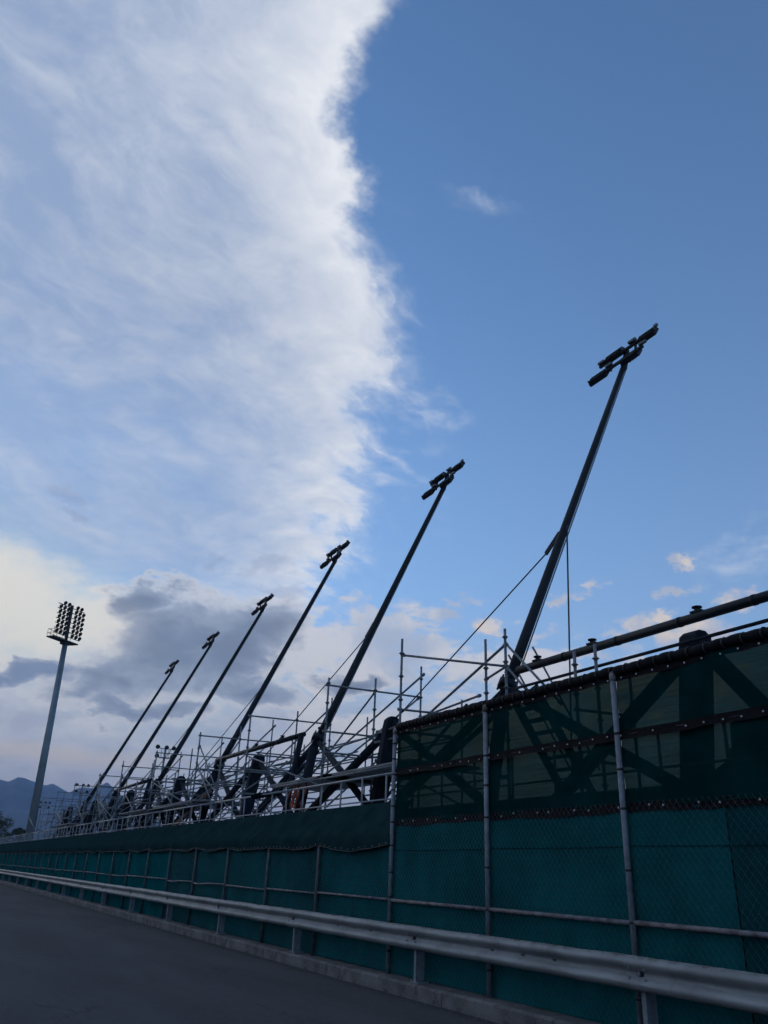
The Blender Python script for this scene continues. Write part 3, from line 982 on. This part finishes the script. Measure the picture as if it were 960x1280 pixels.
# ------------------------------------------------------------------ scaffolding
SY = [11.7, 14.65, 18.34, 23.9, 29.0, 35.0, 41.4, 46.9, 54.6, 61.1, 68.0]
MIDS = [26.6, 32.1, 38.3, 44.1, 50.6, 57.9, 64.4]
scaf_labels = [
    'short scaffold frame standing behind the netting, two tube ends showing above the rolled top screen',
    'nearest scaffold frame above the tall fence end, with tubes meeting in a peak',
    'scaffold frame in front of the second leaning mast from the right, carrying a plank deck',
    'scaffold frame left of the second leaning mast, two bays left of the tall fence',
    'scaffold frame in front of the third leaning mast with a long level top tube',
    'scaffold frame standing before the fourth leaning mast and the small far lamp pole',
    'scaffold frame of thin tubes before the fifth leaning mast',
    'scaffold frame of thin tubes just right of the farthest leaning mast',
    'scaffold frame of thin tubes at the foot of the farthest leaning mast',
    'second farthest scaffold frame, low and thin against the mountains',
    'farthest scaffold frame, next to the tall upright floodlight tower']
def scaffold(i):
    y = SY[i]
    g = random.Random(40+i)
    yn = SY[i+1] if i+1 < len(SY) else y+6.0
    t = thing('scaffold_tower', (8.5, y, 2.6), scaf_labels[i], 'scaffold', 'scaffold frames on the terrace')
    near = i < 5
    n = 8 if near else 6
    r = 0.0275
    if i == 0:
        stds = [(9.3, 5.2, 9.63), (9.3, 5.19, 10.15), (10.6, 4.9, 10.15)]
    elif i == 1:
        stds = [(8.5, 6.27, y), (9.5, 6.05, 12.95), (9.5, 6.12, 12.29), (11.3, 5.4, y)]
    else:
        stds = [(8.5, 6.06+g.uniform(-.15, .12)), (9.9+g.uniform(-.05, .25), 6.3+g.uniform(-.1, .12)), (11.25, 6.82+g.uniform(-.05, .05))]
    stds = [s_ if len(s_) == 3 else (s_[0], s_[1], y) for s_ in stds]
    mm = MAT['scaffold_steel']
    yb = y
    for (x, zt, y) in stds:
        lean = g.uniform(-.02, .02)
        q = MB(); q.tube([(x, y, 2.58), (x+lean, y, zt)], r, n); q.tube([(x, y, 2.58), (x, y, 2.60)], 0.08, 6); st = part('standard', q, mm, t)
        q = MB()
        zz = 2.95
        while zz < zt-0.12:
            q.tube([(x+lean*(zz-2.6)/3.5, y, zz-0.006), (x+lean*(zz-2.6)/3.5, y, zz+0.006)], 0.062, 8)
            q.tube([(x+lean*(zz-2.6)/3.5, y, zz-0.035), (x+lean*(zz-2.6)/3.5, y, zz+0.03)], 0.036, 6)
            zz += 0.5 if near else 1.0
        tag(part('rosettes', q, mm, st), kind='stuff')
    y = yb
    def tb(a, b_, name='ledger', rr=0.0245):
        q = MB(); q.tube([a, b_], rr, n)
        a, b_ = Vector(a), Vector(b_); d = (b_-a).normalized()
        for p in (a+d*.05, b_-d*.05):                                    # wedge heads
            q.tube([p-d*.045, p+d*.045], rr*1.5, 6)
        part(name, q, mm, t)
    x0, x1 = stds[0][0], stds[-1][0]
    if i:
        if i == 1:
            tb((8.5, y+.03, 5.92), (9.54, 12.27, 5.36)); tb((8.45, y+.03, 4.75), (9.9, y+.03, 4.8))
        else:
            tb((x0-.06, y+.03, 5.90), (x1+.04, y+.03, 5.96))
            tb((x0-.06, y+.03, 4.75), (x1+.04, y+.03, 4.80))
        tb((x0, y+.03, 3.62), (x1, y+.03, 3.64))
        if i % 2:
            tb((x0, y+.03, 4.30), (stds[1][0]+.3, y+.03, 4.33))
    else:
        tb((9.3, 10.2, 4.2), (10.6, 10.2, 4.25)); tb((9.3, 10.2, 3.4), (10.6, 10.2, 3.4)); tb((9.33, 9.4, 4.55), (9.33, 10.4, 4.55)); tb((9.33, 9.4, 3.5), (9.33, 10.4, 3.5))
    # long diagonal falling away along the row, on the far side
    if 0 < i and i+2 < len(SY):
        if i == 1:
            tb((9.52, 12.30, 5.82), (11.35, SY[3]+.1, 3.45), 'diagonal', 0.028)
        else:
            tb((x1+.05, y-.1, stds[-1][1]-.22), (11.35, SY[i+2]+.1, 3.45), 'diagonal', 0.028)
    if i == 1:
        tb((9.5, 12.31, 5.84), (9.5, 10.75, 4.4), 'diagonal'); tb((9.47, 12.30, 5.40), (9.47, 11.2, 4.35), 'diagonal')
        tb((9.5, 13.0, 5.22), (9.5, 12.25, 5.37)); tb((9.53, 13.2, 4.95), (9.53, 17.6, 4.7)); tb((9.53, 12.2, 4.55), (9.53, 17.6, 4.5))
    if i in (4, 7, 9):
        tb((8.52, y, 5.55), (8.52, y-3.2, 3.4), 'diagonal'); tb((8.52, y, 4.9), (8.52, y-2.6, 3.2), 'diagonal')
    # guard rails along the row
    if i >= 2:
        for z in ((5.35, 4.25, 3.25) if i > 4 else (4.25,)):
            tb((x0, y+.03, z), (x1, y+.03, z+.03))
        tb((x0, y+.05, 3.65), (stds[1][0], y+.05, 4.75), 'diagonal'); tb((stds[1][0], y+.05, 4.75), (x1, y+.05, 5.95), 'diagonal')
        tb((12.6, y, 5.0), (12.6, yn, 5.0)); tb((12.6, y, 4.2), (12.6, yn, 4.2)); tb((12.6, yn, 3.0), (12.6, y, 5.0), 'diagonal')
        q = MB(); q.tube([(12.6, y, 2.58), (12.6, y, 6.2+g.uniform(-.2, .5))], r, n); part('standard', q, mm, t)
        tb((x1, y+.03, 5.0), (12.6, y+.03, 5.0)); tb((x1, y+.03, 4.2), (12.6, y+.03, 4.2))
    if i:
        tb((11.3, y, 5.25), (11.3, yn, 5.25)); tb((11.3, y, 4.72), (11.3, yn, 4.72))
        xm = stds[1][0] if i > 1 else 10.2
        tb((xm, y, 4.72+g.uniform(-.1, .3)), (9.95, yn, 4.72+g.uniform(-.1, .3)))
        if i % 2 == 0:
            tb((8.5, y, 3.45), (8.5, yn, 4.7), 'diagonal'); tb((9.95, yn, 3.3), (xm, y, 5.9), 'diagonal')
        else:
            tb((11.3, y, 2.8), (11.3, yn, 4.7), 'diagonal'); tb((xm, y, 2.9), (9.95, yn, 4.2), 'diagonal')
        tb((11.3, y, 3.62), (11.3, yn, 3.62))
        if i in (1, 2, 4):
            tb((8.5, y, 3.62), (8.5, yn if i != 2 else 21.4, 3.62))
    # plank deck
    if i in (1, 2, 4, 5, 8):
        npk = 7
        for k in range(npk):
            xa = 8.62+k*0.255
            q = MB()
            ya, yb = y-.35+g.uniform(-.25, .1), (21.4 if i == 2 else yn-1.2 if i == 5 else yn)+.2+g.uniform(-.1, .4)
            q.box((xa, (ya+yb)/2, 3.685+0.012*(k % 2)), (0.235, yb-ya, 0.048)); part('plank', q, MAT['plank'], t)
    return t
for i in range(len(SY)):
    scaffold(i)
LOWL = ['low thin scaffold frame just right of the foot of the third leaning mast',
        'low thin scaffold frame just left of the foot of the third leaning mast',
        'low thin scaffold frame just right of the foot of the fourth leaning mast',
        'low thin scaffold frame halfway between the fourth and fifth leaning masts',
        'low thin scaffold frame just left of the foot of the fifth leaning mast',
        'low thin scaffold frame at the foot of the sixth, farthest leaning mast',
        'low thin scaffold frame left of the farthest leaning mast']
def low_scaffold(y, k):
    g = random.Random(300+k)
    t = thing('scaffold_tower', (8.6, y, 2.6), LOWL[k], 'scaffold', 'low frames between the taller scaffold frames')
    mm = MAT['scaffold_steel']
    xs = (8.6, 9.9, 11.1, 12.3)
    for j, x in enumerate(xs):
        zt = (4.9, 5.35, 5.75, 6.1)[j]+g.uniform(-.12, .12)
        q = MB(); q.tube([(x, y, 2.58), (x+g.uniform(-.03, .03), y, zt)], 0.026, 6); q.tube([(x, y, 2.58), (x, y, 2.6)], .08, 6)
        st = part('standard', q, mm, t)
        q = MB()
        for z in (3.2, 3.9, 4.6, 5.2):
            if z < zt: q.tube([(x, y, z-.02), (x, y, z+.02)], 0.05, 6)
        tag(part('rosettes', q, mm, st), kind='stuff')
    for a, b_ in (((8.5, 3.3), (12.4, 3.34)), ((8.5, 4.1), (12.4, 4.15)), ((8.5, 4.65), (12.4, 4.72)), ((9.8, 5.2), (12.4, 5.24)), ((8.6, 2.8), (9.9, 4.1)), ((11.1, 4.1), (12.3, 5.2))):
        q = MB(); q.tube([(a[0], y+.03, a[1]), (b_[0], y+.03, b_[1])], 0.023, 6); part('ledger', q, mm, t)
    for x, z in ((8.6, 4.1), (9.9, 4.65), (12.3, 5.2), (12.3, 4.15)):
        q = MB(); q.tube([(x, y-2.7, z), (x, y+2.7, z+g.uniform(-.03, .03))], 0.023, 6); part('ledger', q, mm, t)
    for x, s_ in ((8.62, 1), (12.32, -1), (9.92, -1)):
        q = MB(); q.tube([(x, y-2.5*s_, 2.8), (x, y+2.5*s_, 4.7)], 0.023, 6); part('diagonal', q, mm, t)
for k, y in enumerate(MIDS):
    low_scaffold(y, k)

# access stair behind the netting
def stair():
    t = thing('access_stair', (12.4, 14.4, 2.6), 'steep metal stair flight seen dimly through the dark netting', 'stair')
    a, b_ = Vector((11.55, 0, 5.55)), Vector((13.35, 0, 3.0))
    for yy in (13.95, 14.85):
        q = MB(); q.beam(a+Vector((0, yy, 0)), b_+Vector((0, yy, 0)), 0.05, 0.2); part('stringer', q, MAT['frame_steel'], t)
        q = MB(); q.tube([a+Vector((0, yy, .9)), b_+Vector((0, yy, .9))], 0.024, 6); part('handrail', q, MAT['scaffold_steel'], t)
    for k in range(10):
        p = a.lerp(b_, (k+.5)/10)
        q = MB(); q.box((p.x, 14.4, p.z), (0.24, 0.86, 0.04)); part('tread', q, MAT['frame_steel'], t)
stair()

# things hung and left on the scaffold
def crumple(name, c, size, mat, label, cat, seed, nu=16, nv=10):
    g = random.Random(seed)
    ph = [g.uniform(0, 6.28) for _ in range(6)]
    q = MB()
    def fn(u, v):
        th = u*2*math.pi; fi = (v-.5)*math.pi
        r = 1+0.28*math.sin(3*th+ph[0]+4*v)+0.2*math.sin(7*th+ph[1]+9*v)+0.15*math.sin(13*v+ph[2]+2*th)
        return (c[0]+size[0]*r*math.cos(fi)*math.cos(th), c[1]+size[1]*r*math.cos(fi)*math.sin(th), c[2]+size[2]*r*math.sin(fi))
    q.grid(fn, nu, nv)
    return solo(name, q, mat, label, cat, loc=c)
def net_strips():
    g = random.Random(12); q = MB()
    for k in range(9):
        p = Vector((8.72+g.uniform(-.05, .05), 19.7+g.uniform(0, .9), 3.75-g.uniform(0, .3)))
        pts = [p]
        for w in range(6):
            p = p+Vector((g.uniform(-.03, .03), g.uniform(-.02, .12), -g.uniform(.04, .13)))
            pts.append(p)
        q.tube(pts, [g.uniform(.012, .035) for _ in pts], 5)
    solo('safety_net', q, MAT['orange_net'], 'bunched orange safety net hanging at the foot of the second leaning mast', 'safety net', loc=(8.7, 20.1, 3.3))
net_strips()
crumple('tarpaulin', (8.22, 21.6, 3.40), (0.06, 0.8, 0.055), MAT['tarp_dark'], 'dark crumpled tarpaulin draped over the pale handrail', 'tarpaulin', 5, 30, 8)
crumple('tarpaulin', (9.0, 4.4, 2.6), (0.5, 3.2, 0.95), MAT['tarp_dark'], 'dark heaped tarpaulin behind the netting at the right edge', 'tarpaulin', 9, 30, 10)
q = MB(); q.tube([(8.9, 33.0, 2.7), (9.3, 29.6, 4.1)], 0.07, 8)
solo('steel_tube', q, MAT['red_primer'], 'reddish primed steel tube leaning among the far scaffolding', 'tube', loc=(8.9, 33, 2.7))

# grit swept against the kerb
def grit():
    g = random.Random(77); q = MB()
    for k in range(1500):
        y = 3.5+g.random()**1.6*32; x = XK-abs(g.gauss(0, .10))-.004; r = g.uniform(.003, .011)
        a = g.uniform(0, 6.28); n0 = len(q.v)
        q.v += [Vector((x+r*math.cos(a+b_), y+r*1.3*math.sin(a+b_), 0.001)) for b_ in (0, 2.1, 4.2)]+[Vector((x, y, r*.9))]
        for f in ((0, 1, 3), (1, 2, 3), (2, 0, 3)): q.face(tuple(n0+w for w in f))
    solo('grit', q, MAT['grit'], kind='stuff')
material('grit', (0.13, 0.12, 0.11), 0.9, 0, 0.5, 30, spec=0.1)
grit()

# ------------------------------------------------------------------ floodlight towers
def big_tower():
    Yt = 120.0
    base = Vector((14.35, Yt, 0)); top = Vector((13.55, Yt, 35.9))
    d = (top-base).normalized()
    t = thing('floodlight_tower', base, 'tall upright floodlight tower at the left with rows of round lamps and a railed platform', 'floodlight tower')
    q = MB(); q.tube([base, base.lerp(top, .845)], [0.60, 0.36], 16); part('pole', q, MAT['tower_steel'], t)
    bx = Vector((0.788, 0.616, 0)); fx = Vector((0.616, -0.788, 0)); up = Vector((0, 0, 1))
    hz = base.lerp(top, 0.845)
    q = MB()
    for k in range(7):
        c = base.lerp(top, 0.866+0.0198*k)
        q.beam(c-bx*2.6, c+bx*2.6, 0.10, 0.09)
    q.beam(hz, base.lerp(top, .995), 0.42, 0.42)
    part('lamp_rack', q, MAT['lamp_black'], t)
    proto = None
    for k in range(7):
        c = base.lerp(top, 0.866+0.0198*k)
        for s_ in ((-2.3, -1.55, -.8, .8, 1.55, 2.3) if k < 6 else (-1.6, -.8, .95, 1.75)):
            p = c+bx*s_+fx*0.22+up*0.28
            if proto is None:
                q = MB()
                ax = (fx-up*0.55).normalized()
                q.tube([p-ax*.17, p-ax*.10, p+ax*.03, p+ax*.10], [0.10, 0.20, 0.29, 0.295], 10)
                q.beam(p-up*0.3, p, 0.06, 0.05)
                proto = part('lamp', q, MAT['lamp_black'], t); p0 = p
            else:
                o = proto.copy(); COL.objects.link(o); o.parent = t; o.location = p-p0
    q = MB(); q.box(hz-bx*0.6, (4.9, 1.3, 0.16), (bx, fx, up)); q.box(hz+up*-.25, (1.2, .9, .4), (bx, fx, up)); pl = part('platform', q, MAT['lamp_black'], t)
    q = MB()
    for a, b_ in (((-3.05, .6), (-3.05, -.6)), ((-3.05, -.6), (0.4, -.6)), ((-3.05, .6), (0.2, .6))):
        pa = hz+bx*a[0]+fx*a[1]; pb = hz+bx*b_[0]+fx*b_[1]
        for z in (0.55, 1.1):
            q.beam(pa+up*z, pb+up*z, 0.05, 0.05)
        for f in (0, .5, 1):
            p = pa.lerp(pb, f); q.beam(p, p+up*1.1, 0.05, 0.05)
    part('railing', q, MAT['lamp_black'], pl)
big_tower()

def far_pole(X, Yt, H, label):
    t = thing('lamp_pole', (X, Yt, 0), label, 'lamp pole', 'far lamp poles across the grounds')
    q = MB(); q.tube([(X, Yt, 0), (X, Yt, H)], [0.55, 0.3], 10); part('pole', q, MAT['tower_steel'], t)
    q = MB()
    for z in (H, H-2.6):
        q.beam((X-2.6, Yt, z), (X+2.6, Yt, z), 0.25, 0.22)
    for xx in (-1.1, 0, 1.1):
        q.beam((X+xx, Yt, H-2.6), (X+xx, Yt, H), 0.14, 0.14)
    q.box((X, Yt, H-2.7), (3.0, 1.2, 0.25))
    part('lamp_rack', q, MAT['tower_steel'], t)
    for xx, z in ((-2.5, H), (0.2, H), (2.4, H), (-2.4, H-2.6), (2.2, H-2.6)):
        q = MB(); q.tube([(X+xx, Yt+.3, z+.75), (X+xx, Yt-.5, z+.25)], [0.35, 0.7], 8); part('lamp', q, MAT['lamp_black'], t)
far_pole(63.0, 250, 34.0, 'nearest of the small far lamp poles, its lamps showing beside the fourth leaning mast')
far_pole(64.0, 390, 32.6, 'middle one of the small far lamp poles, its lamps just right of the mountain dip')
far_pole(65.5, 512, 31.6, 'farthest small lamp pole, just right of the tall floodlight tower')

# ------------------------------------------------------------------ trees at the left edge
def tree(X, Yt, H, R_, label, seed):
    g = random.Random(seed)
    t = thing('tree', (X, Yt, 0), label, 'tree', 'dark trees beyond the fence end')
    q = MB()
    q.tube([(X, Yt, 0), (X+.1, Yt, H*.3), (X, Yt+.1, H*.62)], [0.32, .24, .12], 8)
    for k in range(7):
        a = g.uniform(0, 6.28); z = H*g.uniform(.25, .5)
        q.tube([(X, Yt, z), (X+math.cos(a)*R_*.35, Yt+math.sin(a)*R_*.35, z+H*.12), (X+math.cos(a)*R_*.75, Yt+math.sin(a)*R_*.75, z+H*.22)], [.11, .07, .03], 5)
    part('trunk', q, MAT['bark'], t)
    q = MB()
    cl = []
    for k in range(34):
        th = g.uniform(0, 6.28); w = g.uniform(0, 1)**.5; z = g.uniform(-1, 1)
        rr = math.sqrt(max(0, 1-z*z))*w
        cl.append((Vector((X+R_*rr*math.cos(th), Yt+R_*rr*math.sin(th), H*.66+H*.30*z)), R_*g.uniform(.16, .34)))
    for c, r in cl:
        for k in range(130):
            v = Vector((g.gauss(0, 1), g.gauss(0, 1), g.gauss(0, 1))).normalized()*r*g.uniform(.5, 1.1)
            p = c+v
            a = Vector((g.gauss(0, 1), g.gauss(0, 1), g.gauss(0, 1))).normalized()*g.uniform(.09, .19)
            b_ = a.cross(Vector((g.gauss(0, 1), g.gauss(0, 1), g.gauss(0, 1)))).normalized()*g.uniform(.06, .12)
            n0 = len(q.v)
            q.v += [p-a, p-b_, p+a, p+b_]
            q.face((n0, n0+1, n0+2, n0+3))
    part('crown', q, MAT['leaf'], t)
tree(14.2, 170, 9.0, 3.6, 'taller dark tree cut by the left edge of the picture', 1)
tree(18.6, 172, 6.9, 2.4, 'smaller dark tree between the larger tree and the floodlight tower', 2)
tree(9.0, 175, 8.2, 3.2, 'dark tree just outside the left edge, left of the other two', 4)

# ------------------------------------------------------------------ mountains
def mountains():
    prof = [(-70, 3.2), (-50, 4.0), (-35, 3.6), (-22, 4.6), (-12, 4.2), (-5, 5.0), (0, 4.5), (3.0, 4.72), (4.3, 4.78), (4.9, 4.70), (5.35, 4.92), (5.9, 4.86), (6.6, 4.68), (7.1, 4.62), (7.5, 4.80), (8.1, 4.55), (8.6, 4.30),
            (9.0, 4.45), (9.6, 4.62), (10.2, 4.6), (10.8, 4.95), (11.5, 4.45), (12.4, 4.0), (13.4, 3.4), (15, 2.5), (18, 1.7), (24, 1.3), (35, 1.1), (50, 1.4), (70, 1.6), (110, 1.8)]
    def pe(a):
        for (a0, e0), (a1, e1) in zip(prof, prof[1:]):
            if a0 <= a <= a1:
                return e0+(e1-e0)*(a-a0)/(a1-a0)
        return 1.5
    from mathutils import noise as nz
    q = MB()
    azs = []
    a = -70.0
    while a < 110:
        azs.append(a); a += 0.12 if -2 < a < 20 else 1.0
    nr = 16
    R0, R1, RC = 2600.0, 6200.0, 4600.0
    for a in azs:
        e = pe(a)
        hr = RC*math.tan(R(e))
        for j in range(nr+1):
            f = j/nr
            r = R0+(R1-R0)*f
            x, y = r*math.sin(R(a)), r*math.cos(R(a))
            env = max(0.0, 1-abs(r-RC)/(RC-R0 if r < RC else R1-RC))**0.85
            rg = nz.fractal(Vector((x/420, y/420, 0.3)), 0.9, 2.1, 5)
            h = hr*env*(1-0.22*(1-env)) + hr*0.20*rg*env*(1-env)*2.2 + (hr*0.035*nz.noise(Vector((x/70, y/70, 2.0)))*env) + hr*0.05*nz.noise(Vector((x/190, y/190, 5.0)))*env
            q.v.append(Vector((x, y, h-8)))
    for i in range(len(azs)-1):
        for j in range(nr):
            k = i*(nr+1)+j
            q.face((k, k+1, k+nr+2, k+nr+1), False)
    solo('mountains', q, MAT['mountain'], kind='structure')
mountains()

# ------------------------------------------------------------------ air
def haze():
    q = MB(); q.box((0, 0, 249), (13200, 13200, 500))
    m = bpy.data.materials.new('haze'); m.use_nodes = True
    t = m.node_tree; t.nodes.clear()
    out = t.nodes.new('ShaderNodeOutputMaterial'); v = t.nodes.new('ShaderNodeVolumePrincipled')
    v.inputs['Color'].default_value = (0.40, 0.62, 1.0, 1)
    v.inputs['Density'].default_value = HAZE
    v.inputs['Anisotropy'].default_value = 0.0
    t.links.new(v.outputs[0], out.inputs['Volume'])
    me = q.mesh('haze'); me.materials.append(m)
    o = bpy.data.objects.new('haze', me); COL.objects.link(o); o['kind'] = 'stuff'
HAZE = 0.00018
haze()
S.cycles.use_adaptive_sampling = True
S.cycles.adaptive_threshold = 0.02
S.cycles.adaptive_min_samples = 16
S.cycles.max_bounces = 8
S.cycles.transparent_max_bounces = 12
S.cycles.volume_bounces = 0
